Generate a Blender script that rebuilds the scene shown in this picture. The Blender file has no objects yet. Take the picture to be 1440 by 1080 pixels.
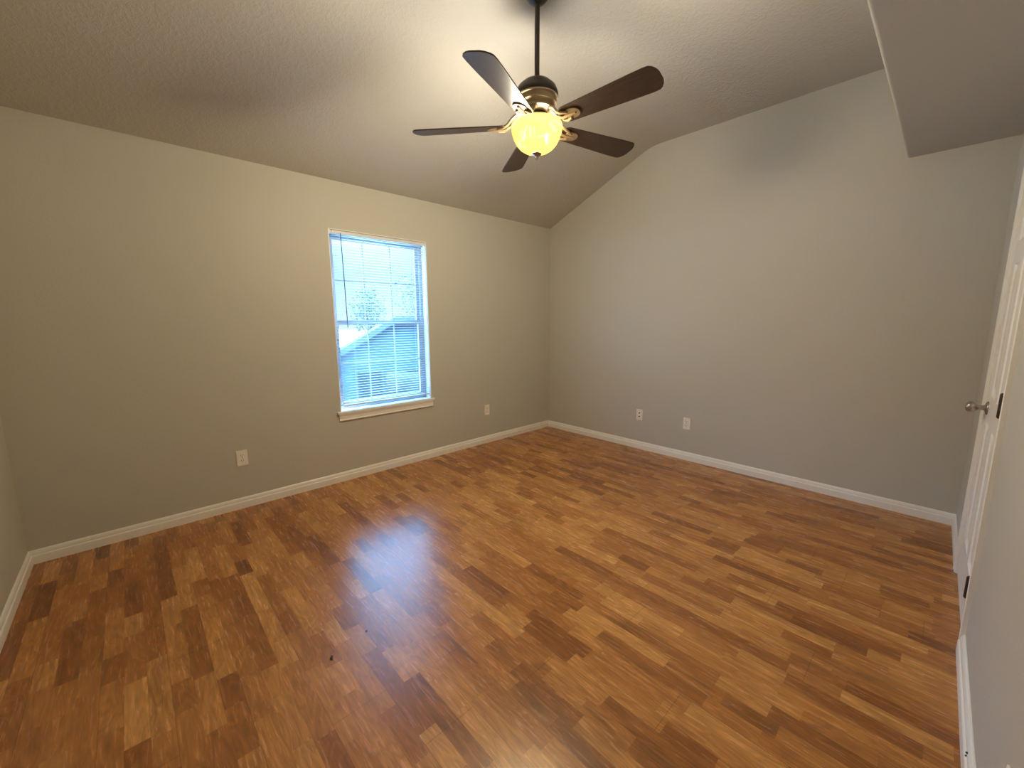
import bpy, bmesh, math, random
from mathutils import Vector, Matrix
random.seed(4)
PI = math.pi
R_ = math.radians
C = bpy.context.scene.collection
SC = bpy.context.scene

# ------------------------------------------------------------------ camera
cam_d = bpy.data.cameras.new('camera')
cam = bpy.data.objects.new('camera', cam_d)
C.objects.link(cam)
cam_d.sensor_width = 36.0
cam_d.lens = 571.944 / 1440 * 36.0
cam_d.clip_start = 0.01
cam_d.clip_end = 200
_r = Vector((0.72835332, -0.68518672, -0.00453822))
_u = Vector((0.10897791, 0.10929952, 0.98801692))
_f = Vector((0.67648005, 0.72011997, -0.15427889))
cam.matrix_world = Matrix(((_r.x, _u.x, -_f.x, -3.84756),
                           (_r.y, _u.y, -_f.y, -3.41503),
                           (_r.z, _u.z, -_f.z, 1.35349),
                           (0, 0, 0, 1)))
SC.camera = cam

# ------------------------------------------------------------------ exposure
vs = SC.view_settings
vs.view_transform = 'Standard'
vs.look = 'None'
vs.exposure = 0.0
vs.gamma = 1.0
vs.use_curve_mapping = False
SC.cycles.max_bounces = 10
SC.cycles.diffuse_bounces = 6
SC.cycles.glossy_bounces = 4
SC.cycles.transmission_bounces = 6
SC.cycles.transparent_max_bounces = 12
SC.cycles.caustics_reflective = False
SC.cycles.caustics_refractive = False
SC.cycles.sample_clamp_indirect = 6.0
SC.cycles.use_denoising = True

# ------------------------------------------------------------------ sky
SKY_STRENGTH = 36.0
LAMP_POWER = 146.0
world = bpy.data.worlds.new('sky')
SC.world = world
world.use_nodes = True
wn = world.node_tree.nodes
wl = world.node_tree.links
wn.clear()
wo = wn.new('ShaderNodeOutputWorld')
bg = wn.new('ShaderNodeBackground')
tc = wn.new('ShaderNodeTexCoord')
sep = wn.new('ShaderNodeSeparateXYZ')
mr = wn.new('ShaderNodeMapRange')
ramp = wn.new('ShaderNodeValToRGB')
wl.new(tc.outputs['Generated'], sep.inputs[0])
wl.new(sep.outputs['Z'], mr.inputs['Value'])
mr.inputs['From Min'].default_value = -1
mr.inputs['From Max'].default_value = 1
wl.new(mr.outputs[0], ramp.inputs[0])
els = ramp.color_ramp.elements
els[0].position = 0.42
els[0].color = (0.03, 0.042, 0.05, 1)
els[1].position = 1.0
els[1].color = (0.20, 0.52, 1.0, 1)
for _p, _c in ((0.50, (0.026, 0.034, 0.040)), (0.55, (0.020, 0.031, 0.040)), (0.58, (0.028, 0.046, 0.060)), (0.66, (0.20, 0.52, 1.0))):
    e = els.new(_p)
    e.color = (*_c, 1)
wl.new(ramp.outputs[0], bg.inputs['Color'])
bg.inputs['Strength'].default_value = SKY_STRENGTH
wl.new(bg.outputs[0], wo.inputs['Surface'])

# ------------------------------------------------------------------ sun
sun_d = bpy.data.lights.new('sun', 'SUN')
sun_d.energy = 40.0
sun_d.angle = R_(0.6)
sun_d.color = (1.0, 0.95, 0.86)
sun = bpy.data.objects.new('sun', sun_d)
C.objects.link(sun)
# shines from the far right of the window wall, almost along that wall
sun.rotation_euler = Vector((-0.93, -0.10, -0.80)).to_track_quat('-Z', 'Y').to_euler()
sun.location = (6, 3, 8)

# ================================================================== helpers
def new_mat(name):
    m = bpy.data.materials.new(name)
    m.use_nodes = True
    nt = m.node_tree
    b = nt.nodes['Principled BSDF']
    return m, nt, b

def plain(name, col, rough=0.5, metal=0.0, spec=0.5):
    m, nt, b = new_mat(name)
    b.inputs['Base Color'].default_value = (*col, 1)
    b.inputs['Roughness'].default_value = rough
    b.inputs['Metallic'].default_value = metal
    b.inputs['Specular IOR Level'].default_value = spec
    return m

def nd(nt, typ, **kw):
    n = nt.nodes.new(typ)
    for k, v in kw.items():
        setattr(n, k, v)
    return n

def math_node(nt, op, a, b=None, c=None):
    n = nt.nodes.new('ShaderNodeMath')
    n.operation = op
    for i, v in enumerate((a, b, c)):
        if v is None:
            continue
        if isinstance(v, (int, float)):
            n.inputs[i].default_value = v
        else:
            nt.links.new(v, n.inputs[i])
    return n.outputs[0]

def painted(name, col, rough, scale, strength, dist, detail=3.0, var=0.04, blobs=False):
    """matt paint over sprayed drywall texture"""
    m, nt, b = new_mat(name)
    L = nt.links
    t = nd(nt, 'ShaderNodeTexCoord')
    n1 = nd(nt, 'ShaderNodeTexNoise')
    n1.inputs['Scale'].default_value = scale
    n1.inputs['Detail'].default_value = detail
    n1.inputs['Roughness'].default_value = 0.6
    L.new(t.outputs['Object'], n1.inputs['Vector'])
    h = n1.outputs['Fac']
    if blobs:
        rmp = nd(nt, 'ShaderNodeValToRGB')
        rmp.color_ramp.elements[0].position = 0.46
        rmp.color_ramp.elements[1].position = 0.58
        L.new(h, rmp.inputs[0])
        h = rmp.outputs[0]
    bp = nd(nt, 'ShaderNodeBump')
    bp.inputs['Strength'].default_value = strength
    bp.inputs['Distance'].default_value = dist
    L.new(h, bp.inputs['Height'])
    L.new(bp.outputs[0], b.inputs['Normal'])
    n2 = nd(nt, 'ShaderNodeTexNoise')
    n2.inputs['Scale'].default_value = 1.3
    n2.inputs['Detail'].default_value = 4
    L.new(t.outputs['Object'], n2.inputs['Vector'])
    mx = nd(nt, 'ShaderNodeMix', data_type='RGBA')
    L.new(n2.outputs['Fac'], mx.inputs['Factor'])
    mx.inputs['A'].default_value = (*[c * (1 - var) for c in col], 1)
    mx.inputs['B'].default_value = (*[min(1, c * (1 + var)) for c in col], 1)
    L.new(mx.outputs['Result'], b.inputs['Base Color'])
    b.inputs['Roughness'].default_value = rough
    b.inputs['Specular IOR Level'].default_value = 0.35
    return m

def floor_material():
    m, nt, b = new_mat('laminate')
    L = nt.links
    M = lambda op, a, c=None, d=None: math_node(nt, op, a, c, d)
    t = nd(nt, 'ShaderNodeTexCoord')
    sp = nd(nt, 'ShaderNodeSeparateXYZ')
    L.new(t.outputs['Object'], sp.inputs[0])
    X, Y = sp.outputs['X'], sp.outputs['Y']
    SW, SL, PL = 0.0645, 0.27, 1.20         # strip width, mean strip length, board length
    u = M('DIVIDE', X, SW)
    i = M('FLOOR', u)
    fu = M('FRACT', u)
    w1 = nd(nt, 'ShaderNodeTexWhiteNoise', noise_dimensions='1D')
    L.new(i, w1.inputs['W'])
    w1b = nd(nt, 'ShaderNodeTexWhiteNoise', noise_dimensions='1D')
    L.new(M('ADD', i, 37.3), w1b.inputs['W'])
    v0 = M('ADD', M('DIVIDE', Y, SL), M('MULTIPLY', w1.outputs['Value'], 9.0))
    wob = M('SINE', M('ADD', M('MULTIPLY', v0, 2.1), M('MULTIPLY', w1b.outputs['Value'], 6.28)))
    v = M('ADD', v0, M('MULTIPLY', wob, 0.33))
    j = M('FLOOR', v)
    fv = M('FRACT', v)
    cb = nd(nt, 'ShaderNodeCombineXYZ')
    L.new(i, cb.inputs[0])
    L.new(j, cb.inputs[1])
    w2 = nd(nt, 'ShaderNodeTexWhiteNoise', noise_dimensions='2D')
    L.new(cb.outputs[0], w2.inputs['Vector'])
    tone = w2.outputs['Value']
    sc = nd(nt, 'ShaderNodeSeparateColor')
    L.new(w2.outputs['Color'], sc.inputs[0])
    # grain coordinates: stretched along the strip, shifted for each strip
    gv = nd(nt, 'ShaderNodeCombineXYZ')
    L.new(M('ADD', M('MULTIPLY', X, 1.0), M('MULTIPLY', sc.outputs[0], 31.0)), gv.inputs[0])
    L.new(M('ADD', M('MULTIPLY', Y, 0.085), M('MULTIPLY', sc.outputs[1], 17.0)), gv.inputs[1])
    L.new(M('MULTIPLY', tone, 11.0), gv.inputs[2])
    g1 = nd(nt, 'ShaderNodeTexNoise')
    g1.inputs['Scale'].default_value = 95
    g1.inputs['Detail'].default_value = 5
    g1.inputs['Roughness'].default_value = 0.62
    g1.inputs['Distortion'].default_value = 0.5
    L.new(gv.outputs[0], g1.inputs['Vector'])
    # cathedral figure: broad swirling bands
    gv2 = nd(nt, 'ShaderNodeCombineXYZ')
    L.new(M('ADD', X, M('MULTIPLY', sc.outputs[1], 23.0)), gv2.inputs[0])
    L.new(M('ADD', M('MULTIPLY', Y, 0.20), M('MULTIPLY', sc.outputs[2], 13.0)), gv2.inputs[1])
    L.new(M('MULTIPLY', tone, 5.0), gv2.inputs[2])
    g2 = nd(nt, 'ShaderNodeTexNoise')
    g2.inputs['Scale'].default_value = 11
    g2.inputs['Detail'].default_value = 2.5
    g2.inputs['Distortion'].default_value = 1.4
    L.new(gv2.outputs[0], g2.inputs['Vector'])
    band = M('FRACT', M('MULTIPLY', g2.outputs['Fac'], 7.0))
    band = M('ABSOLUTE', M('SUBTRACT', band, 0.5))
    # base tone per strip
    rp = nd(nt, 'ShaderNodeValToRGB')
    rp.color_ramp.interpolation = 'LINEAR'
    el = rp.color_ramp.elements
    el[0].position, el[0].color = 0.0, (0.255, 0.086, 0.018, 1)
    el[1].position, el[1].color = 1.0, (0.60, 0.278, 0.074, 1)
    for pos, c in ((0.18, (0.345, 0.125, 0.026)), (0.5, (0.455, 0.180, 0.042)), (0.8, (0.515, 0.220, 0.054))):
        k = el.new(pos)
        k.color = (*c, 1)
    L.new(tone, rp.inputs[0])
    # grain darkening
    gr = nd(nt, 'ShaderNodeMapRange')
    L.new(g1.outputs['Fac'], gr.inputs['Value'])
    gr.inputs['From Min'].default_value = 0.30
    gr.inputs['From Max'].default_value = 0.72
    gr.inputs['To Min'].default_value = 0.68
    gr.inputs['To Max'].default_value = 1.16
    gb = nd(nt, 'ShaderNodeMapRange')
    L.new(band, gb.inputs['Value'])
    gb.inputs['From Min'].default_value = 0.0
    gb.inputs['From Max'].default_value = 0.5
    gb.inputs['To Min'].default_value = 0.80
    gb.inputs['To Max'].default_value = 1.10
    # sparse dark knots and streaks
    kn = nd(nt, 'ShaderNodeTexNoise')
    kn.inputs['Scale'].default_value = 9
    kn.inputs['Detail'].default_value = 3
    kn.inputs['Distortion'].default_value = 0.8
    L.new(gv2.outputs[0], kn.inputs['Vector'])
    kr = nd(nt, 'ShaderNodeMapRange')
    L.new(kn.outputs['Fac'], kr.inputs['Value'])
    kr.inputs['From Min'].default_value = 0.58
    kr.inputs['From Max'].default_value = 0.76
    kr.inputs['To Min'].default_value = 1.0
    kr.inputs['To Max'].default_value = 0.60
    # joints
    def edge(fr, width):
        a = M('LESS_THAN', fr, width)
        c = M('GREATER_THAN', fr, 1 - width)
        return M('MAXIMUM', a, c)
    e1 = edge(fu, 0.010)
    e2 = edge(fv, 0.0022)
    soft = M('MAXIMUM', e1, e2)
    board = M('DIVIDE', M('ADD', i, 1.0), 3.0)
    bi = M('FLOOR', M('ADD', board, 0.001))
    fb = M('FRACT', M('DIVIDE', u, 3.0))
    eb = edge(fb, 0.0055)
    w3 = nd(nt, 'ShaderNodeTexWhiteNoise', noise_dimensions='1D')
    L.new(M('FLOOR', M('DIVIDE', u, 3.0)), w3.inputs['W'])
    fy = M('FRACT', M('ADD', M('DIVIDE', Y, PL), w3.outputs['Value']))
    ey = edge(fy, 0.0012)
    hard = M('MAXIMUM', eb, ey)
    j1 = M('SUBTRACT', 1.0, M('MULTIPLY', soft, 0.13))
    j2 = M('SUBTRACT', 1.0, M('MULTIPLY', hard, 0.34))
    fac = M('MULTIPLY', M('MULTIPLY', gr.outputs[0], gb.outputs[0]), M('MULTIPLY', kr.outputs[0], M('MULTIPLY', j1, j2)))
    hs = nd(nt, 'ShaderNodeVectorMath', operation='SCALE')
    L.new(rp.outputs[0], hs.inputs[0])
    L.new(fac, hs.inputs['Scale'])
    L.new(hs.outputs[0], b.inputs['Base Color'])
    rr = nd(nt, 'ShaderNodeMapRange')
    L.new(g1.outputs['Fac'], rr.inputs['Value'])
    rr.inputs['To Min'].default_value = 0.22
    rr.inputs['To Max'].default_value = 0.31
    L.new(rr.outputs[0], b.inputs['Roughness'])
    b.inputs['Specular IOR Level'].default_value = 0.70
    bp = nd(nt, 'ShaderNodeBump')
    bp.inputs['Strength'].default_value = 0.25
    bp.inputs['Distance'].default_value = 0.0008
    L.new(M('SUBTRACT', M('MULTIPLY', g1.outputs['Fac'], 0.35), hard), bp.inputs['Height'])
    L.new(bp.outputs[0], b.inputs['Normal'])
    return m

WALL_COL = (0.49, 0.478, 0.43)
M_wall = painted('wall_paint', WALL_COL, 0.55, 75, 0.22, 0.004)
M_ceil = painted('ceiling_paint', (0.47, 0.445, 0.40), 0.6, 48, 0.28, 0.006, 4.0, 0.04, True)
M_floor = floor_material()
M_trim = painted('trim_paint', (0.78, 0.77, 0.74), 0.35, 30, 0.05, 0.001, 2.0, 0.02)
M_door = painted('door_paint', (0.80, 0.80, 0.79), 0.32, 120, 0.06, 0.001, 2.0, 0.02)
M_vinyl = plain('vinyl', (0.66, 0.70, 0.74), 0.4)
M_frame = plain('darkened_frame', (0.33, 0.37, 0.41), 0.45)  # frame colour darkened from white so the daylight does not wash it out
M_plate = plain('plate_plastic', (0.80, 0.78, 0.72), 0.35)
M_slot = plain('slot_black', (0.02, 0.018, 0.016), 0.6)
M_nickel = plain('satin_nickel', (0.42, 0.38, 0.34), 0.28, 1.0)
M_bronze = plain('dark_bronze', (0.035, 0.026, 0.020), 0.38, 0.35)
M_gold = plain('aged_bronze_trim', (0.30, 0.225, 0.14), 0.5, 0.3)
M_ring = plain('cream_bronze_ring', (0.40, 0.31, 0.20), 0.5, 0.2)
M_dark = plain('debris_brown', (0.03, 0.015, 0.01), 0.6)

def wood_blade():
    m, nt, b = new_mat('dark_walnut')
    L = nt.links
    t = nd(nt, 'ShaderNodeTexCoord')
    mp = nd(nt, 'ShaderNodeMapping')
    mp.inputs['Scale'].default_value = (2.5, 28, 10)
    L.new(t.outputs['Object'], mp.inputs[0])
    n = nd(nt, 'ShaderNodeTexNoise')
    n.inputs['Scale'].default_value = 3
    n.inputs['Detail'].default_value = 5
    L.new(mp.outputs[0], n.inputs['Vector'])
    r = nd(nt, 'ShaderNodeValToRGB')
    r.color_ramp.elements[0].color = (0.018, 0.011, 0.008, 1)
    r.color_ramp.elements[1].color = (0.075, 0.045, 0.030, 1)
    L.new(n.outputs['Fac'], r.inputs[0])
    L.new(r.outputs[0], b.inputs['Base Color'])
    b.inputs['Roughness'].default_value = 0.42
    return m
M_blade = wood_blade()

def glass_bowl():
    m, nt, b = new_mat('frosted_amber_glass')
    L = nt.links
    nt.nodes.remove(b)
    out = nt.nodes['Material Output']
    tr = nd(nt, 'ShaderNodeBsdfTranslucent')
    tr.inputs['Color'].default_value = (0.20, 0.145, 0.040, 1)
    tp = nd(nt, 'ShaderNodeBsdfTransparent')
    tp.inputs['Color'].default_value = (1.0, 0.84, 0.56, 1)
    gl = nd(nt, 'ShaderNodeBsdfGlossy')
    gl.inputs['Roughness'].default_value = 0.25
    em = nd(nt, 'ShaderNodeEmission')
    em.inputs['Color'].default_value = (1.0, 0.66, 0.12, 1)
    em.inputs['Strength'].default_value = 0.6
    m1 = nd(nt, 'ShaderNodeMixShader')
    m1.inputs[0].default_value = 0.38
    L.new(tr.outputs[0], m1.inputs[1])
    L.new(tp.outputs[0], m1.inputs[2])
    m2 = nd(nt, 'ShaderNodeMixShader')
    m2.inputs[0].default_value = 0.05
    L.new(m1.outputs[0], m2.inputs[1])
    L.new(gl.outputs[0], m2.inputs[2])
    ad = nd(nt, 'ShaderNodeAddShader')
    L.new(m2.outputs[0], ad.inputs[0])
    L.new(em.outputs[0], ad.inputs[1])
    L.new(ad.outputs[0], out.inputs['Surface'])
    return m
M_bowl = glass_bowl()

def glow(name, col, s):
    m, nt, b = new_mat(name)
    b.inputs['Emission Color'].default_value = (*col, 1)
    b.inputs['Emission Strength'].default_value = s
    b.inputs['Base Color'].default_value = (0.9, 0.9, 0.9, 1)
    return m

def slat_mat():
    m, nt, b = new_mat('blind_vinyl')
    L = nt.links
    out = nt.nodes['Material Output']
    b.inputs['Base Color'].default_value = (0.82, 0.83, 0.82, 1)
    b.inputs['Roughness'].default_value = 0.4
    tr = nd(nt, 'ShaderNodeBsdfTranslucent')
    tr.inputs['Color'].default_value = (0.85, 0.90, 0.92, 1)
    mx = nd(nt, 'ShaderNodeMixShader')
    mx.inputs[0].default_value = 0.35
    L.new(b.outputs[0], mx.inputs[1])
    L.new(tr.outputs[0], mx.inputs[2])
    L.new(mx.outputs[0], out.inputs['Surface'])
    return m
M_slat = slat_mat()

def pane_mat():
    m, nt, b = new_mat('window_glass')
    L = nt.links
    nt.nodes.remove(b)
    out = nt.nodes['Material Output']
    tp = nd(nt, 'ShaderNodeBsdfTransparent')
    tp.inputs['Color'].default_value = (0.93, 0.97, 0.98, 1)
    gl = nd(nt, 'ShaderNodeBsdfGlossy')
    gl.inputs['Roughness'].default_value = 0.02
    mx = nd(nt, 'ShaderNodeMixShader')
    mx.inputs[0].default_value = 0.06
    L.new(tp.outputs[0], mx.inputs[1])
    L.new(gl.outputs[0], mx.inputs[2])
    L.new(mx.outputs[0], out.inputs['Surface'])
    return m
M_glass = pane_mat()

# ---- mesh helpers
def box(bm, x0, x1, y0, y1, z0, z1):
    vs_ = [bm.verts.new(p) for p in ((x0, y0, z0), (x1, y0, z0), (x1, y1, z0), (x0, y1, z0),
                                     (x0, y0, z1), (x1, y0, z1), (x1, y1, z1), (x0, y1, z1))]
    for q in ((0, 3, 2, 1), (4, 5, 6, 7), (0, 1, 5, 4), (1, 2, 6, 5), (2, 3, 7, 6), (3, 0, 4, 7)):
        bm.faces.new([vs_[k] for k in q])
    return vs_

def prism(bm, prof, axis, a0, a1):
    """extrude a closed profile of (p, q) pairs along 'x' or 'y' or 'z'"""
    def pt(p, q, a):
        return {'x': (a, p, q), 'y': (p, a, q), 'z': (p, q, a)}[axis]
    A = [bm.verts.new(pt(p, q, a0)) for p, q in prof]
    B = [bm.verts.new(pt(p, q, a1)) for p, q in prof]
    n = len(prof)
    for k in range(n):
        bm.faces.new((A[k], A[(k + 1) % n], B[(k + 1) % n], B[k]))
    bm.faces.new(A[::-1])
    bm.faces.new(B)

def lathe(bm, prof, seg=32, axis='z', centre=(0, 0, 0), close=True):
    """revolve (r, h) pairs"""
    rings = []
    for r, h in prof:
        ring = []
        for k in range(seg):
            a = 2 * PI * k / seg
            c, s = r * math.cos(a), r * math.sin(a)
            p = {'z': (c, s, h), 'y': (c, h, s), 'x': (h, c, s)}[axis]
            ring.append(bm.verts.new(Vector(p) + Vector(centre)))
        rings.append(ring)
    for a, b in zip(rings, rings[1:]):
        for k in range(seg):
            bm.faces.new((a[k], a[(k + 1) % seg], b[(k + 1) % seg], b[k]))
    if close:
        for ring in (rings[0], rings[-1]):
            try:
                bm.faces.new(ring)
            except ValueError:
                pass

def tube(bm, pts, rad, seg=8):
    pts = [Vector(p) for p in pts]
    rings = []
    for k, p in enumerate(pts):
        d = (pts[min(k + 1, len(pts) - 1)] - pts[max(k - 1, 0)]).normalized()
        s = d.cross(Vector((0, 0, 1)))
        if s.length < 1e-4:
            s = Vector((1, 0, 0))
        s.normalize()
        t = s.cross(d)
        r = rad[k] if isinstance(rad, (list, tuple)) else rad
        rings.append([bm.verts.new(p + s * r * math.cos(2 * PI * i / seg) + t * r * math.sin(2 * PI * i / seg)) for i in range(seg)])
    for a, b in zip(rings, rings[1:]):
        for k in range(seg):
            bm.faces.new((a[k], a[(k + 1) % seg], b[(k + 1) % seg], b[k]))
    bm.faces.new(rings[0])
    bm.faces.new(rings[-1])

def obj(name, bm, mat, parent=None, smooth=False, bevel=0.0, bseg=2, loc=None, rot=None, angle=35):
    bmesh.ops.recalc_face_normals(bm, faces=bm.faces)
    me = bpy.data.meshes.new(name)
    bm.to_mesh(me)
    bm.free()
    for mm in (mat if isinstance(mat, (list, tuple)) else [mat]):
        me.materials.append(mm)
    if smooth:
        me.polygons.foreach_set('use_smooth', [True] * len(me.polygons))
        me.set_sharp_from_angle(angle=R_(angle))
    o = bpy.data.objects.new(name, me)
    C.objects.link(o)
    if parent is not None:
        o.parent = parent
    if loc is not None:
        o.location = loc
    if rot is not None:
        o.rotation_euler = rot
    if bevel:
        md = o.modifiers.new('bevel', 'BEVEL')
        md.width = bevel
        md.segments = bseg
        md.limit_method = 'ANGLE'
        md.angle_limit = R_(40)
    return o

def struct(name, bm, mat, label=None, parent=None, **kw):
    o = obj(name, bm, mat, parent, **kw)
    if parent is None:
        o['kind'] = 'structure'
        if label:
            o['label'] = label
    return o

def empty(name, loc=(0, 0, 0), rotz=0.0):
    o = bpy.data.objects.new(name, None)
    o.empty_display_size = 0.05
    C.objects.link(o)
    o.location = loc
    o.rotation_euler = (0, 0, rotz)
    return o

def thing(name, label, cat, loc=(0, 0, 0), rotz=0.0, group=None):
    o = empty(name, loc, rotz)
    o['label'] = label
    o['category'] = cat
    if group:
        o['group'] = group
    return o

def copy_tree(o, parent=None):
    c = o.copy()
    C.objects.link(c)
    if parent is not None:
        c.parent = parent
    for ch in list(o.children):
        copy_tree(ch, c)
    return c

# ================================================================== room shell
LX = -4.387          # left wall
WY = -3.585          # door wall at its far end
PLATE = 2.44         # wall height under the window-side slope
FLAT = 2.993         # height of the flat ceiling
CREASE = -1.279      # where slope turns flat
DW_ROT = math.radians(0.57)   # door wall runs very slightly out of square

bm = bmesh.new()
box(bm, LX - 0.15, 0.15, WY - 0.25, 0.0, -0.12, 0.0)
struct('floor', bm, M_floor, 'orange-brown three-strip laminate floor running toward the window wall')

# window wall with its opening
WX0, WX1, WZ0, WZ1 = -2.612, -1.728, 0.600, 2.078
bm = bmesh.new()
box(bm, LX - 0.12, WX0, 0, 0.14, -0.12, PLATE + 0.05)
box(bm, WX1, 0.12, 0, 0.14, -0.12, PLATE + 0.05)
box(bm, WX0, WX1, 0, 0.14, -0.12, WZ0)
box(bm, WX0, WX1, 0, 0.14, WZ1, PLATE + 0.05)
struct('wall_back', bm, M_wall, 'beige wall with the single window')

bm = bmesh.new()
box(bm, 0, 0.12, WY - 0.25, 0.14, -0.12, FLAT + 0.15)
struct('wall_right', bm, M_wall, 'tall beige wall under the sloped ceiling')

bm = bmesh.new()
box(bm, LX - 0.12, LX, WY - 0.25, 0.14, -0.12, FLAT + 0.15)
struct('wall_left', bm, M_wall, 'beige wall at the left edge')

# ceiling: sloped from the window wall, then flat; eased crease
prof = [(0.14, PLATE - 0.0605)]
slope = (FLAT - PLATE) / CREASE
prof.append((0.0, PLATE))
for k in range(7):
    t = k / 6
    a = Vector((CREASE + 0.10, FLAT + slope * 0.10))
    b = Vector((CREASE, FLAT))
    c = Vector((CREASE - 0.10, FLAT))
    p = a * (1 - t) ** 2 + b * 2 * t * (1 - t) + c * t * t
    prof.append((p.x, p.y))
prof += [(WY - 0.25, FLAT), (WY - 0.25, FLAT + 0.2), (0.14, FLAT + 0.2)]
bm = bmesh.new()
prism(bm, prof, 'x', LX - 0.12, 0.12)
struct('ceiling', bm, M_ceil, 'textured beige ceiling, sloped then flat', smooth=True, angle=20)

# dropped soffit along the door wall
bm = bmesh.new()
box(bm, LX - 0.02, 0.02, WY - 0.22, -3.110, 2.390, FLAT + 0.05)
struct('trim_soffit', bm, M_wall, 'dropped soffit above the door wall', bevel=0.014, bseg=4)

# ---- door wall in its own frame: s runs from the far corner toward the camera, n points into the room
def dw(name):
    return empty(name, (0, WY, 0), DW_ROT)
D0, D1, DH = -0.748, -1.428, 2.03     # local x of the door's knob edge and hinge edge, height
bm = bmesh.new()
box(bm, D0 + 0.012, 0.10, -0.12, 0, -0.12, 2.6)
box(bm, -4.6, D1 - 0.012, -0.12, 0, -0.12, 2.6)
box(bm, D1 - 0.012, D0 + 0.012, -0.12, 0, DH + 0.012, 2.6)
o = struct('wall_front', bm, M_wall, 'beige wall with the white panel door')
o.location = (0, WY, 0)
o.rotation_euler = (0, 0, DW_ROT)

# ---- baseboards
BB = [(0, 0), (0.014, 0), (0.014, 0.046), (0.0122, 0.0505), (0.0095, 0.0525), (0.0095, 0.056),
      (0.0085, 0.066), (0.0055, 0.075), (0.002, 0.080), (0, 0.080)]
bm = bmesh.new()
prism(bm, [(-n, z) for n, z in BB], 'x', LX, 0)
struct('baseboard_back', bm, M_trim, 'white baseboard below the window')
bm = bmesh.new()
prism(bm, [(-n, z) for n, z in BB], 'y', WY, 0)
struct('baseboard_right', bm, M_trim, 'white baseboard under the two right-hand wall plates')
bm = bmesh.new()
prism(bm, [(LX + n, z) for n, z in BB], 'y', WY - 0.1, 0)
struct('baseboard_left', bm, M_trim, 'white baseboard at the left edge')
bm = bmesh.new()
prism(bm, [(n, z) for n, z in BB], 'x', -0.681, 0)
o = struct('baseboard_front', bm, M_trim, 'short white baseboard between corner and door')
o.location, o.rotation_euler = (0, WY, 0), (0, 0, DW_ROT)
bm = bmesh.new()
prism(bm, [(n * 1.35, z) for n, z in BB], 'x', -4.45, -1.494)
bnear = struct('baseboard_near', bm, M_trim, 'white baseboard on the near side of the door')
bnear.location, bnear.rotation_euler = (0, WY, 0), (0, 0, DW_ROT)
for z in (0.052, 0.063):
    bm = bmesh.new()
    bmesh.ops.create_icosphere(bm, subdivisions=2, radius=0.0035, matrix=Matrix.Translation((-2.145, 0.0135, z)))
    obj('dark_mark', bm, M_slot, bnear, smooth=True)

# ================================================================== door
door = dw('door_1')
door['kind'] = 'structure'
door['label'] = 'white six-panel door with a nickel knob'
CAS = [(0, 0), (0.0, 0.0095), (0.006, 0.0125), (0.018, 0.0135), (0.024, 0.010), (0.030, 0.0115), (0.046, 0.0165), (0.054, 0.0165), (0.057, 0.014), (0.057, 0)]
bm = bmesh.new()
prism(bm, [(D0 + 0.010 + p, q) for p, q in CAS], 'z', 0, DH + 0.010 + 0.057)
obj('door_casing', bm, M_trim, door)
bm = bmesh.new()
prism(bm, [(D1 - 0.010 - p, q) for p, q in CAS], 'z', 0, DH + 0.010 + 0.057)
obj('door_casing', bm, M_trim, door)
bm = bmesh.new()
prism(bm, [(q, DH + 0.010 + p) for p, q in CAS], 'x', D1 - 0.010, D0 + 0.010)
obj('head_casing', bm, M_trim, door)
bm = bmesh.new()
for a, b in ((D0 + 0.003, D0 + 0.012), (D1 - 0.012, D1 - 0.003)):
    box(bm, a, b, -0.11, 0.0, 0, DH + 0.012)
    # stop
box(bm, D1 - 0.012, D0 + 0.012, -0.11, 0.0, DH + 0.003, DH + 0.012)
obj('door_jamb', bm, M_trim, door)

def panel_door(bm, w, h):
    """front face at y=0 (room side), 35 mm thick, six raised panels; x from 0 to -w"""
    st, mul = 0.105, 0.09
    pw = (w - 2 * st - mul) / 2
    xs = [0, st, st + pw, st + pw + mul, st + 2 * pw + mul, w]
    zs = [0.012, 0.235, 0.86, 0.985, 1.60, 1.70, 1.915, h]
    grid = {}
    def V(x, y, z):
        return bm.verts.new((-x, y, z))
    for a in range(5):
        for c in range(7):
            x0, x1, z0, z1 = xs[a], xs[a + 1], zs[c], zs[c + 1]
            if a in (1, 3) and c in (1, 3, 5):
                rings = []
                for ins, dep in ((0, 0), (0.010, -0.009), (0.022, -0.009), (0.048, -0.002)):
                    rings.append([V(x0 + ins, dep, z0 + ins), V(x1 - ins, dep, z0 + ins), V(x1 - ins, dep, z1 - ins), V(x0 + ins, dep, z1 - ins)])
                for r0, r1 in zip(rings, rings[1:]):
                    for k in range(4):
                        bm.faces.new((r0[k], r0[(k + 1) % 4], r1[(k + 1) % 4], r1[k]))
                bm.faces.new(rings[-1])
            else:
                bm.faces.new([V(x0, 0, z0), V(x1, 0, z0), V(x1, 0, z1), V(x0, 0, z1)])
    z0, z1 = zs[0], zs[-1]
    for q in (((0, 0, z0), (0, 0, z1), (0, -.035, z1), (0, -.035, z0)), ((w, 0, z0), (w, 0, z1), (w, -.035, z1), (w, -.035, z0)),
              ((0, 0, z0), (w, 0, z0), (w, -.035, z0), (0, -.035, z0)), ((0, 0, z1), (w, 0, z1), (w, -.035, z1), (0, -.035, z1)),
              ((0, -.035, z0), (w, -.035, z0), (w, -.035, z1), (0, -.035, z1))):
        bm.faces.new([V(*p) for p in q])
    bmesh.ops.remove_doubles(bm, verts=bm.verts, dist=1e-5)
bm = bmesh.new()
panel_door(bm, D0 - D1, DH)
slab = obj('door_leaf', bm, M_door, door, loc=(D0, 0.002, 0))
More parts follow.
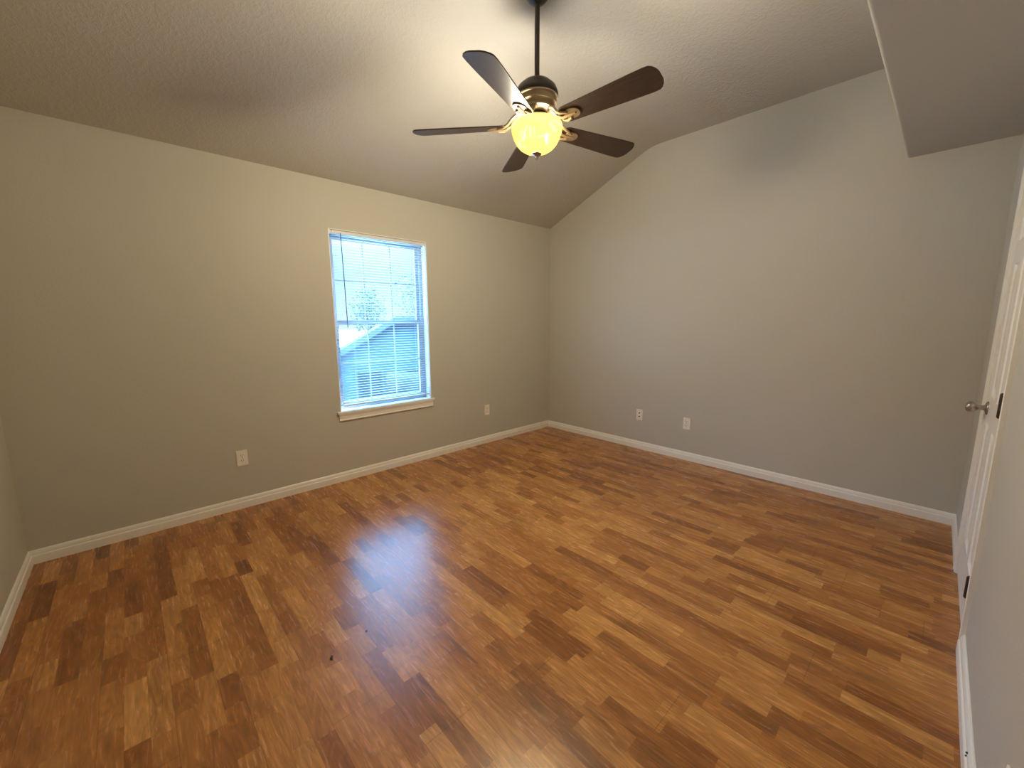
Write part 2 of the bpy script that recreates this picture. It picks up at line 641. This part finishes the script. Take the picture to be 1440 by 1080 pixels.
# knob
bm = bmesh.new()
lathe(bm, [(0.0335, 0), (0.0335, 0.003), (0.031, 0.0065), (0.020, 0.010), (0.0125, 0.013), (0.0112, 0.030), (0.0135, 0.034),
           (0.0205, 0.040), (0.0255, 0.048), (0.0275, 0.056), (0.0265, 0.064), (0.022, 0.071), (0.013, 0.0755), (0.002, 0.077)], 28, 'y', (-0.064, 0, 0.918))
obj('door_knob', bm, M_nickel, slab, smooth=True, angle=50)
for z in (0.255, 1.020, 1.800):
    bm = bmesh.new()
    lathe(bm, [(0.0035, -0.050), (0.0066, -0.046), (0.0075, -0.044), (0.0075, 0.044), (0.0066, 0.046), (0.0035, 0.050)], 12, 'z', (D1 - 0.002, 0.0130, z))
    box(bm, D1 + 0.001, D1 + 0.018, -0.0022, -0.0008, z - 0.044, z + 0.044)
    obj('hinge', bm, M_bronze, door, smooth=True)

# ================================================================== window
win = empty('window_1', (0, 0, 0))
win['kind'] = 'structure'
win['label'] = 'single-hung window with divided panes and white sill'
FY0, FY1 = 0.085, 0.135
bm = bmesh.new()
fw = 0.035
box(bm, WX0, WX0 + fw, FY0, FY1, WZ0, WZ1)
box(bm, WX1 - fw, WX1, FY0, FY1, WZ0, WZ1)
box(bm, WX0 + fw, WX1 - fw, FY0, FY1, WZ0, WZ0 + fw)
box(bm, WX0 + fw, WX1 - fw, FY0, FY1, WZ1 - fw, WZ1)
obj('window_frame', bm, M_frame, win)
# white liner of the opening
bm = bmesh.new()
box(bm, WX0, WX0 + 0.006, 0.0, FY0, WZ0, WZ1)
box(bm, WX1 - 0.006, WX1, 0.0, FY0, WZ0, WZ1)
box(bm, WX0, WX1, 0.0, FY0, WZ1 - 0.006, WZ1)
obj('window_jamb', bm, M_trim, win)

def sash(name, z0, z1, y0, y1):
    rail = 0.034
    a, b = WX0 + fw - 0.004, WX1 - fw + 0.004
    bm = bmesh.new()
    box(bm, a, a + rail, y0, y1, z0, z1)
    box(bm, b - rail, b, y0, y1, z0, z1)
    box(bm, a + rail, b - rail, y0, y1, z0, z0 + rail)
    box(bm, a + rail, b - rail, y0, y1, z1 - rail, z1)
    s = obj(name, bm, M_frame, win)
    ym = (y0 + y1) / 2
    bm = bmesh.new()
    for k in (1, 2):
        x = a + rail + (b - a - 2 * rail) * k / 3
        box(bm, x - 0.006, x + 0.006, ym - 0.008, ym - 0.003, z0 + rail, z1 - rail)
    zc = (z0 + z1) / 2
    box(bm, a + rail, b - rail, ym - 0.0078, ym - 0.0032, zc - 0.008, zc + 0.008)
    obj('muntin_bars', bm, M_frame, s)
    bm = bmesh.new()
    box(bm, a + rail, b - rail, ym - 0.001, ym + 0.001, z0 + rail, z1 - rail)
    obj('window_pane', bm, M_glass, s)
sash('upper_sash', 1.325, WZ1 - fw + 0.004, 0.110, 0.130)
sash('lower_sash', WZ0 + fw - 0.004, 1.360, 0.087, 0.108)
bm = bmesh.new()
box(bm, WX0 - 0.030, WX1 + 0.022, -0.026, 0.0, WZ0 - 0.016, WZ0 + 0.004)
box(bm, WX0 + 0.006, WX1 - 0.006, -0.010, FY0, WZ0 - 0.0, WZ0 + 0.004)
obj('window_sill', bm, M_trim, win, bevel=0.003)
bm = bmesh.new()
prism(bm, [(-0.0, 0.0), (-0.019, 0.0), (-0.019, -0.012), (-0.014, -0.020), (-0.012, -0.046), (-0.016, -0.052), (-0.016, -0.058), (0, -0.060)], 'x', WX0 - 0.016, WX1 + 0.008)
o = obj('window_apron', bm, M_trim, win, loc=(0, 0, WZ0 - 0.016))

# ---- mini blind
BX0, BX1 = WX0 + 0.030, WX1 - 0.009
BY = 0.026
blind = thing('window_blind', 'white horizontal mini blind lowered over the window, slats open', 'blind', ((BX0 + BX1) / 2, BY, WZ0 + 0.05))
bo = Vector(blind.location)
BTOP = WZ1 - 0.034
BBOT = 0.652
bm = bmesh.new()
box(bm, BX0 - bo.x, BX1 - bo.x, -0.014, 0.014, BTOP - bo.z, WZ1 - 0.008 - bo.z)
obj('head_rail', bm, M_vinyl, blind, bevel=0.002)
bm = bmesh.new()
n = 62
pitch = (BTOP - 0.012 - (BBOT + 0.014)) / (n - 1)
TILT = R_(0)
for k in range(n):
    z = BTOP - 0.012 - pitch * k - bo.z
    pts = []
    for t in range(6):
        q = (t / 5 - 0.5)
        y = q * 0.025
        zz = 0.0024 * (1 - 4 * q * q)
        pts.append((y * math.cos(TILT) - zz * math.sin(TILT), z + y * math.sin(TILT) + zz * math.cos(TILT)))
    sag = 0.0
    x0, x1 = BX0 + 0.006 - bo.x + random.uniform(-.001, .001), BX1 - 0.006 - bo.x + random.uniform(-.001, .001)
    for th in (0,):
        A = [bm.verts.new((x0, y, zz)) for y, zz in pts]
        B = [bm.verts.new((x1, y, zz)) for y, zz in pts]
        for i in range(5):
            bm.faces.new((A[i], A[i + 1], B[i + 1], B[i]))
sl = obj('slats', bm, M_slat, blind, smooth=True)
md = sl.modifiers.new('thickness', 'SOLIDIFY')
md.thickness = 0.0006
bm = bmesh.new()
box(bm, BX0 + 0.004 - bo.x, BX1 - 0.004 - bo.x, -0.0125, 0.0125, BBOT - 0.012 - bo.z, BBOT - bo.z)
obj('bottom_rail', bm, M_vinyl, blind, bevel=0.003)
for fx in (0.16, 0.86):
    x = BX0 + (BX1 - BX0) * fx - bo.x
    bm = bmesh.new()
    for y in (-0.0142, 0.0142):
        tube(bm, [(x, y, BBOT - bo.z), (x, y, BTOP - bo.z)], 0.0008, 5)
    obj('ladder_cord', bm, M_vinyl, blind)
M_wand = plain('wand_smoke', (0.05, 0.06, 0.09), 0.3)
bm = bmesh.new()
xw = BX0 + 0.068 - bo.x
tube(bm, [(xw, -0.022, BTOP + 0.004 - bo.z), (xw + 0.005, -0.024, 1.70 - bo.z), (xw + 0.010, -0.024, 1.302 - bo.z)], 0.0035, 6)
tube(bm, [(xw, -0.012, BTOP + 0.006 - bo.z), (xw, -0.022, BTOP + 0.004 - bo.z)], 0.002, 6)
obj('tilt_wand', bm, M_wand, blind, smooth=True)
for x0 in (WX0 + 0.007, BX1 - 0.012):
    bm = bmesh.new()
    box(bm, x0 - bo.x, x0 + 0.02 - bo.x, -0.017, 0.016, BTOP - 0.001 - bo.z, WZ1 - 0.006 - bo.z)
    obj('mounting_bracket', bm, M_vinyl, blind)

# ================================================================== wall plates
def plate_bm(w=0.070, h=0.114, d=0.0055):
    bm = bmesh.new()
    box(bm, -w / 2, w / 2, -d, 0, -h / 2, h / 2)
    return bm

def duplex(name, label, loc, rotz, group=None):
    """local -y faces the room"""
    t = thing(name, label, 'outlet', loc, rotz, group)
    obj('cover_plate', plate_bm(), M_plate, t, bevel=0.003, bseg=3)
    for s in (-1, 1):
        bm = bmesh.new()
        prof = []
        for k in range(24):
            a = 2 * PI * k / 24
            x, z = 0.0172 * math.cos(a), 0.0172 * math.sin(a)
            prof.append((x, max(-0.0138, min(0.0138, z)) + s * 0.0195))
        prism(bm, prof, 'y', -0.0072, -0.004)
        r = obj('socket_face', bm, M_plate, t)
        bm = bmesh.new()
        zc = s * 0.0195
        box(bm, -0.0080, -0.0052, -0.0076, -0.006, zc - 0.001, zc + 0.0082)
        box(bm, 0.0054, 0.0080, -0.0076, -0.006, zc + 0.0005, zc + 0.0080)
        lathe(bm, [(0.0028, -0.0076), (0.0028, -0.006)], 12, 'y', (0, 0, zc - 0.0075))
        obj('slot', bm, M_slot, r)
    bm = bmesh.new()
    lathe(bm, [(0.0032, -0.0066), (0.0032, -0.005)], 12, 'y')
    obj('screw', bm, M_nickel, t)
    return t

duplex('wall_outlet', 'white duplex outlet on the window wall, left of the window', (-3.335, 0, 0.375), 0)
duplex('wall_outlet', 'white duplex outlet on the window wall, between window and room corner', (-1.024, 0, 0.374), 0)
duplex('wall_outlet', 'white duplex outlet on the tall right wall, farther from the room corner', (0, -1.784, 0.362), -PI / 2)

t = thing('wall_jack', 'white wall plate with two round black jacks on the right wall', 'wall plate', (0, -1.283, 0.367), -PI / 2)
obj('cover_plate', plate_bm(), M_plate, t, bevel=0.003, bseg=3)
for z in (0.019, -0.019):
    bm = bmesh.new()
    lathe(bm, [(0.0075, -0.0072), (0.0075, -0.004)], 16, 'y', (0, 0, z))
    lathe(bm, [(0.0045, -0.0140), (0.0045, -0.007)], 12, 'y', (0, 0, z))
    obj('jack', bm, M_slot, t, smooth=True)
nx = -2.595
duplex('wall_outlet', 'white outlet plate on the near wall right beside the camera, barely in view', (nx, WY + nx * math.tan(DW_ROT), 0.344), PI + DW_ROT)

# ================================================================== ceiling fan
FX, FYc = -2.187, -1.843
fan = thing('ceiling_fan', 'dark bronze five-blade ceiling fan with a lit amber glass bowl', 'ceiling fan', (FX, FYc, FLAT))
def Z(z):
    return z - FLAT
bm = bmesh.new()
lathe(bm, [(0.070, Z(2.993)), (0.070, Z(2.975)), (0.067, Z(2.955)), (0.055, Z(2.930)), (0.038, Z(2.912)), (0.020, Z(2.902)), (0.0145, Z(2.900))], 36)
obj('canopy', bm, M_bronze, fan, smooth=True)
bm = bmesh.new()
lathe(bm, [(0.0128, Z(2.94)), (0.0128, Z(2.550))], 20)
obj('downrod', bm, M_bronze, fan, smooth=True)
# motor: dark dome above, banded lower ring
bm = bmesh.new()
lathe(bm, [(0.0135, Z(2.575)), (0.021, Z(2.572)), (0.023, Z(2.562)), (0.040, Z(2.558)), (0.072, Z(2.545)), (0.098, Z(2.522)), (0.108, Z(2.498)), (0.110, Z(2.482)), (0.106, Z(2.476))], 40)
obj('motor_dome', bm, M_bronze, fan, smooth=True, angle=45)
bm = bmesh.new()
lathe(bm, [(0.100, Z(2.479)), (0.108, Z(2.476)), (0.108, Z(2.470)), (0.098, Z(2.466)), (0.094, Z(2.452)), (0.101, Z(2.448)), (0.101, Z(2.442)), (0.090, Z(2.436)),
           (0.084, Z(2.424)), (0.092, Z(2.419)), (0.092, Z(2.412)), (0.072, Z(2.404)), (0.050, Z(2.400))], 40)
obj('motor_ring', bm, M_ring, fan, smooth=True, angle=40)
bm = bmesh.new()
lathe(bm, [(0.052, Z(2.404)), (0.054, Z(2.396)), (0.054, Z(2.386)), (0.064, Z(2.381)), (0.066, Z(2.374)), (0.060, Z(2.368)), (0.050, Z(2.364))], 36)
obj('light_fitter', bm, M_bronze, fan, smooth=True, angle=40)
# glass bowl, open at the top
bm = bmesh.new()
prof_o = [(0.128, 2.352), (0.1315, 2.345), (0.1305, 2.328), (0.127, 2.308), (0.119, 2.284), (0.106, 2.260), (0.088, 2.240), (0.066, 2.226), (0.042, 2.217), (0.014, 2.213)]
prof_i = [(r - 0.0035, z + 0.003) for r, z in prof_o[::-1]]
lathe(bm, [(r, Z(z)) for r, z in prof_o], 48, close=False)
bowl = obj('glass_bowl', bm, M_bowl, fan, smooth=True, angle=60)
bm = bmesh.new()
lathe(bm, [(0.003, Z(2.360)), (0.003, Z(2.214))], 10)
obj('centre_rod', bm, M_bronze, fan)
bm = bmesh.new()
lathe(bm, [(0.005, Z(2.220)), (0.024, Z(2.216)), (0.026, Z(2.211)), (0.022, Z(2.205)), (0.013, Z(2.200)), (0.008, Z(2.196)), (0.0085, Z(2.190)), (0.006, Z(2.184)), (0.001, Z(2.181))], 24)
obj('finial', bm, M_nickel, fan, smooth=True)

# blades: outline along +x, underside toward -z
BLZ = 2.345
PHASE = 58.5
PITCH = R_(-13)
def blade_bm():
    bm = bmesh.new()
    out = []
    def half(x):
        t = (x - 0.150) / 0.505
        w = 0.052 + 0.020 * min(1, t * 1.2)
        if x < 0.185:
            q = (0.185 - x) / 0.035
            w *= math.sqrt(max(0.0, 1 - 0.88 * q * q))
        if x > 0.615:
            q = (x - 0.615) / 0.040
            w *= math.sqrt(max(0.04, 1 - 0.90 * q * q))
        return w
    xs = [0.150, 0.153, 0.160, 0.170, 0.185, 0.24, 0.30, 0.36, 0.42, 0.48, 0.54, 0.60, 0.625, 0.638, 0.647, 0.652, 0.655]
    prof = [(x, half(x)) for x in xs] + [(x, -half(x)) for x in xs[::-1]]
    prism(bm, prof, 'z', -0.003, 0.003)
    return bm
def iron_bm():
    """cast bracket: two curved arms from the motor dropping to a plate under the blade root"""
    bm = bmesh.new()
    for s in (-1, 1):
        tube(bm, [(0.070, s * 0.010, Z(2.412) - Z(BLZ)), (0.095, s * 0.014, 0.058), (0.125, s * 0.026, 0.034), (0.150, s * 0.034, 0.004), (0.175, s * 0.034, -0.008), (0.205, s * 0.022, -0.010)],
             [0.010, 0.009, 0.008, 0.008, 0.008, 0.007], 8)
    tube(bm, [(0.070, 0, Z(2.408) - Z(BLZ)), (0.100, 0, 0.042), (0.130, 0, 0.008), (0.165, 0, -0.010), (0.24, 0, -0.010)], [0.011, 0.009, 0.008, 0.008, 0.006], 8)
    prof = []
    for k in range(20):
        a = 2 * PI * k / 20
        prof.append((0.220 + 0.040 * math.cos(a), 0.034 * math.sin(a)))
    prism(bm, prof, 'z', -0.0085, -0.0032)
    return bm
b_me = None
for k in range(5):
    ang = R_(PHASE + 72 * k)
    if k == 0:
        ir = obj('blade_iron', iron_bm(), M_gold, fan, smooth=True, angle=45)
        bl = obj('fan_blade', blade_bm(), M_blade, fan, bevel=0.0015)
        b_me = (ir, bl)
    else:
        ir = b_me[0].copy()
        bl = b_me[1].copy()
        C.objects.link(ir)
        C.objects.link(bl)
        ir.parent = fan
        bl.parent = fan
    m4 = Matrix.Translation((0, 0, Z(BLZ))) @ Matrix.Rotation(ang, 4, 'Z') @ Matrix.Rotation(PITCH, 4, 'X')
    bl.matrix_local = m4
    ir.matrix_local = Matrix.Translation((0, 0, Z(BLZ))) @ Matrix.Rotation(ang, 4, 'Z') @ Matrix.Rotation(PITCH * 0.8, 4, 'X')

# two bulbs inside the bowl, with the light they give
M_bulb = glow('bulb_glow', (1.0, 0.80, 0.45), 1.6)
for k, (dx, dy, pw) in enumerate(((-0.068, 0.036, 1.0), (0.050, -0.030, 0.55))):
    bm = bmesh.new()
    lathe(bm, [(0.006, 0.030), (0.012, 0.024), (0.0145, 0.008), (0.012, -0.010), (0.006, -0.022), (0.001, -0.026)], 16)
    obj('bulb', bm, M_bulb, fan, smooth=True, loc=(dx, dy, Z(2.286)))
    ld = bpy.data.lights.new('bulb_light', 'POINT')
    ld.energy = LAMP_POWER * pw
    ld.color = (1.0, 0.92, 0.75)
    ld.shadow_soft_size = 0.07
    ld.use_nodes = True
    lt = ld.node_tree
    fo = lt.nodes.new('ShaderNodeLightFalloff')
    fo.inputs['Strength'].default_value = 1.0
    fo.inputs['Smooth'].default_value = 0.26
    lt.links.new(fo.outputs['Quadratic'], lt.nodes['Emission'].inputs['Strength'])
    lo = bpy.data.objects.new('bulb_light', ld)
    C.objects.link(lo)
    lo.parent = fan
    lo.location = (dx, dy, Z(2.286))

# ================================================================== crumbs on the floor
bm = bmesh.new()
tube(bm, [(-0.010, -0.004, 0.003), (-0.004, 0.0, 0.005), (0.004, 0.001, 0.005), (0.012, 0.005, 0.003)], [0.001, 0.0035, 0.0045, 0.0015], 7)
tube(bm, [(-0.002, -0.006, 0.0012), (0.003, -0.001, 0.004), (0.001, 0.008, 0.0012)], 0.0008, 5)
tube(bm, [(-0.008, 0.004, 0.0012), (-0.004, 0.0, 0.004), (-0.009, -0.008, 0.0012)], 0.0008, 5)
o = obj('dead_insect', bm, M_dark, None, smooth=True, loc=(-3.385, -1.845, 0.0), rot=(0, 0, R_(50)))
o['label'] = 'tiny dark dead insect lying on the laminate near the window reflection'
o['category'] = 'insect'
bm = bmesh.new()
bmesh.ops.create_icosphere(bm, subdivisions=2, radius=0.004, matrix=Matrix.Translation((0, 0, 0.0025)) @ Matrix.Scale(0.6, 4, (0, 0, 1)))
o = obj('crumb', bm, M_dark, None, smooth=True, loc=(-3.22, -1.80, 0.0))
o['label'] = 'small dark crumb on the laminate inside the window reflection'
o['category'] = 'crumb'

# ================================================================== outside
GZ = -2.8
bm = bmesh.new()
box(bm, -150, 250, 0.6, 400, GZ - 0.3, GZ)
o = struct('ground', bm, plain('pale_ground', (0.50, 0.52, 0.50), 0.95, 0.0, 0.1), 'pale ground outside the window')  # kept pale to bounce daylight up through the blind onto the ceiling

M_siding = plain('slate_blue_siding', (0.035, 0.062, 0.085), 0.8)
M_shingle = plain('roof_shingle', (0.012, 0.02, 0.03), 0.9)
M_fascia = plain('pale_fascia', (0.05, 0.065, 0.08), 0.6)
house = thing('neighbor_house', 'dark slate-blue house seen through the lower window blind', 'house', (2.6, 9.0, GZ), R_(-25))
def hz(z):
    return z - GZ
bm = bmesh.new()
HW = 3.6
apex, rise = 1.36, 0.605
RW = 4.0       # length of the level ridge
prism(bm, [(-HW, 0), (HW + RW, 0), (HW + RW, hz(apex - rise * HW)), (RW, hz(apex)), (0, hz(apex)), (-HW, hz(apex - rise * HW))], 'y', 0, 9)
hb = obj('house_body', bm, M_siding, house)
bm = bmesh.new()
OV = 4.0
def rake(lo, hi):
    dz = rise * OV
    return [(-OV, hz(apex - dz + lo)), (0, hz(apex + lo)), (RW, hz(apex + lo)), (RW + OV, hz(apex - dz + lo)),
            (RW + OV, hz(apex - dz + hi)), (RW, hz(apex + hi)), (0, hz(apex + hi)), (-OV, hz(apex - dz + hi))]
prism(bm, rake(0.01, 0.13), 'y', -0.3, 9.3)
obj('roof', bm, M_shingle, house)
bm = bmesh.new()
prism(bm, rake(-0.06, 0.12), 'y', -0.33, -0.30)
obj('fascia_board', bm, M_fascia, house)
for x in (-0.9, 0.7):
    bm = bmesh.new()
    box(bm, x - 0.45, x + 0.45, -0.05, 0, hz(-1.5), hz(-0.2))
    w = obj('house_window', bm, M_fascia, house)
    bm = bmesh.new()
    box(bm, x - 0.38, x + 0.38, -0.06, -0.045, hz(-1.43), hz(-0.27))
    obj('pane', bm, M_shingle, w)
bm = bmesh.new()
prism(bm, [(-2.4, hz(-0.05)), (-0.1, hz(-0.9)), (-0.1, hz(-1.05)), (-2.4, hz(-0.2))], 'x', -0.4, 2.8)
obj('porch_roof', bm, M_fascia, house)

M_leaf = plain('leaf_green', (0.03, 0.07, 0.05), 0.7)
M_bark = plain('bark', (0.12, 0.09, 0.07), 0.9)
def tree(label, x, y, h, r, seed):
    rnd = random.Random(seed)
    t = thing('tree', label, 'tree', (x, y, GZ))
    bm = bmesh.new()
    tube(bm, [(0, 0, 0), (0.1, 0, h * 0.4), (0.0, 0.1, h * 0.75)], [0.18, 0.13, 0.05], 8)
    for k in range(7):
        a = rnd.uniform(0, 2 * PI)
        tube(bm, [(0.08, 0, h * 0.45), (r * 0.5 * math.cos(a), r * 0.5 * math.sin(a), h * 0.65), (r * 0.8 * math.cos(a), r * 0.8 * math.sin(a), h * rnd.uniform(0.7, 0.95))], [0.06, 0.04, 0.015], 6)
    obj('trunk', bm, M_bark, t, smooth=True)
    bm = bmesh.new()
    for k in range(1500):
        d = Vector((rnd.gauss(0, 1), rnd.gauss(0, 1), rnd.gauss(0, 1))).normalized() * (rnd.random() ** 0.45)
        c = Vector((d.x * r, d.y * r, h * 0.74 + d.z * h * 0.26))
        s = rnd.uniform(0.06, 0.12)
        q = Matrix.Rotation(rnd.uniform(0, 6.3), 3, 'Z') @ Matrix.Rotation(rnd.uniform(-1.2, 1.2), 3, 'X')
        vv = [bm.verts.new(c + q @ Vector(p)) for p in ((-s, 0, 0), (0, -s * 0.5, 0.01), (s, 0, 0), (0, s * 0.5, 0.01))]
        bm.faces.new(vv)
    obj('foliage', bm, M_leaf, t)
tree('leafy tree behind the house, at right in the upper window panes', 11.9, 23.0, 7.7, 2.1, 3)
tree('smaller leafy tree behind the house, at middle of the upper window panes', 8.3, 24.0, 6.6, 1.35, 8)
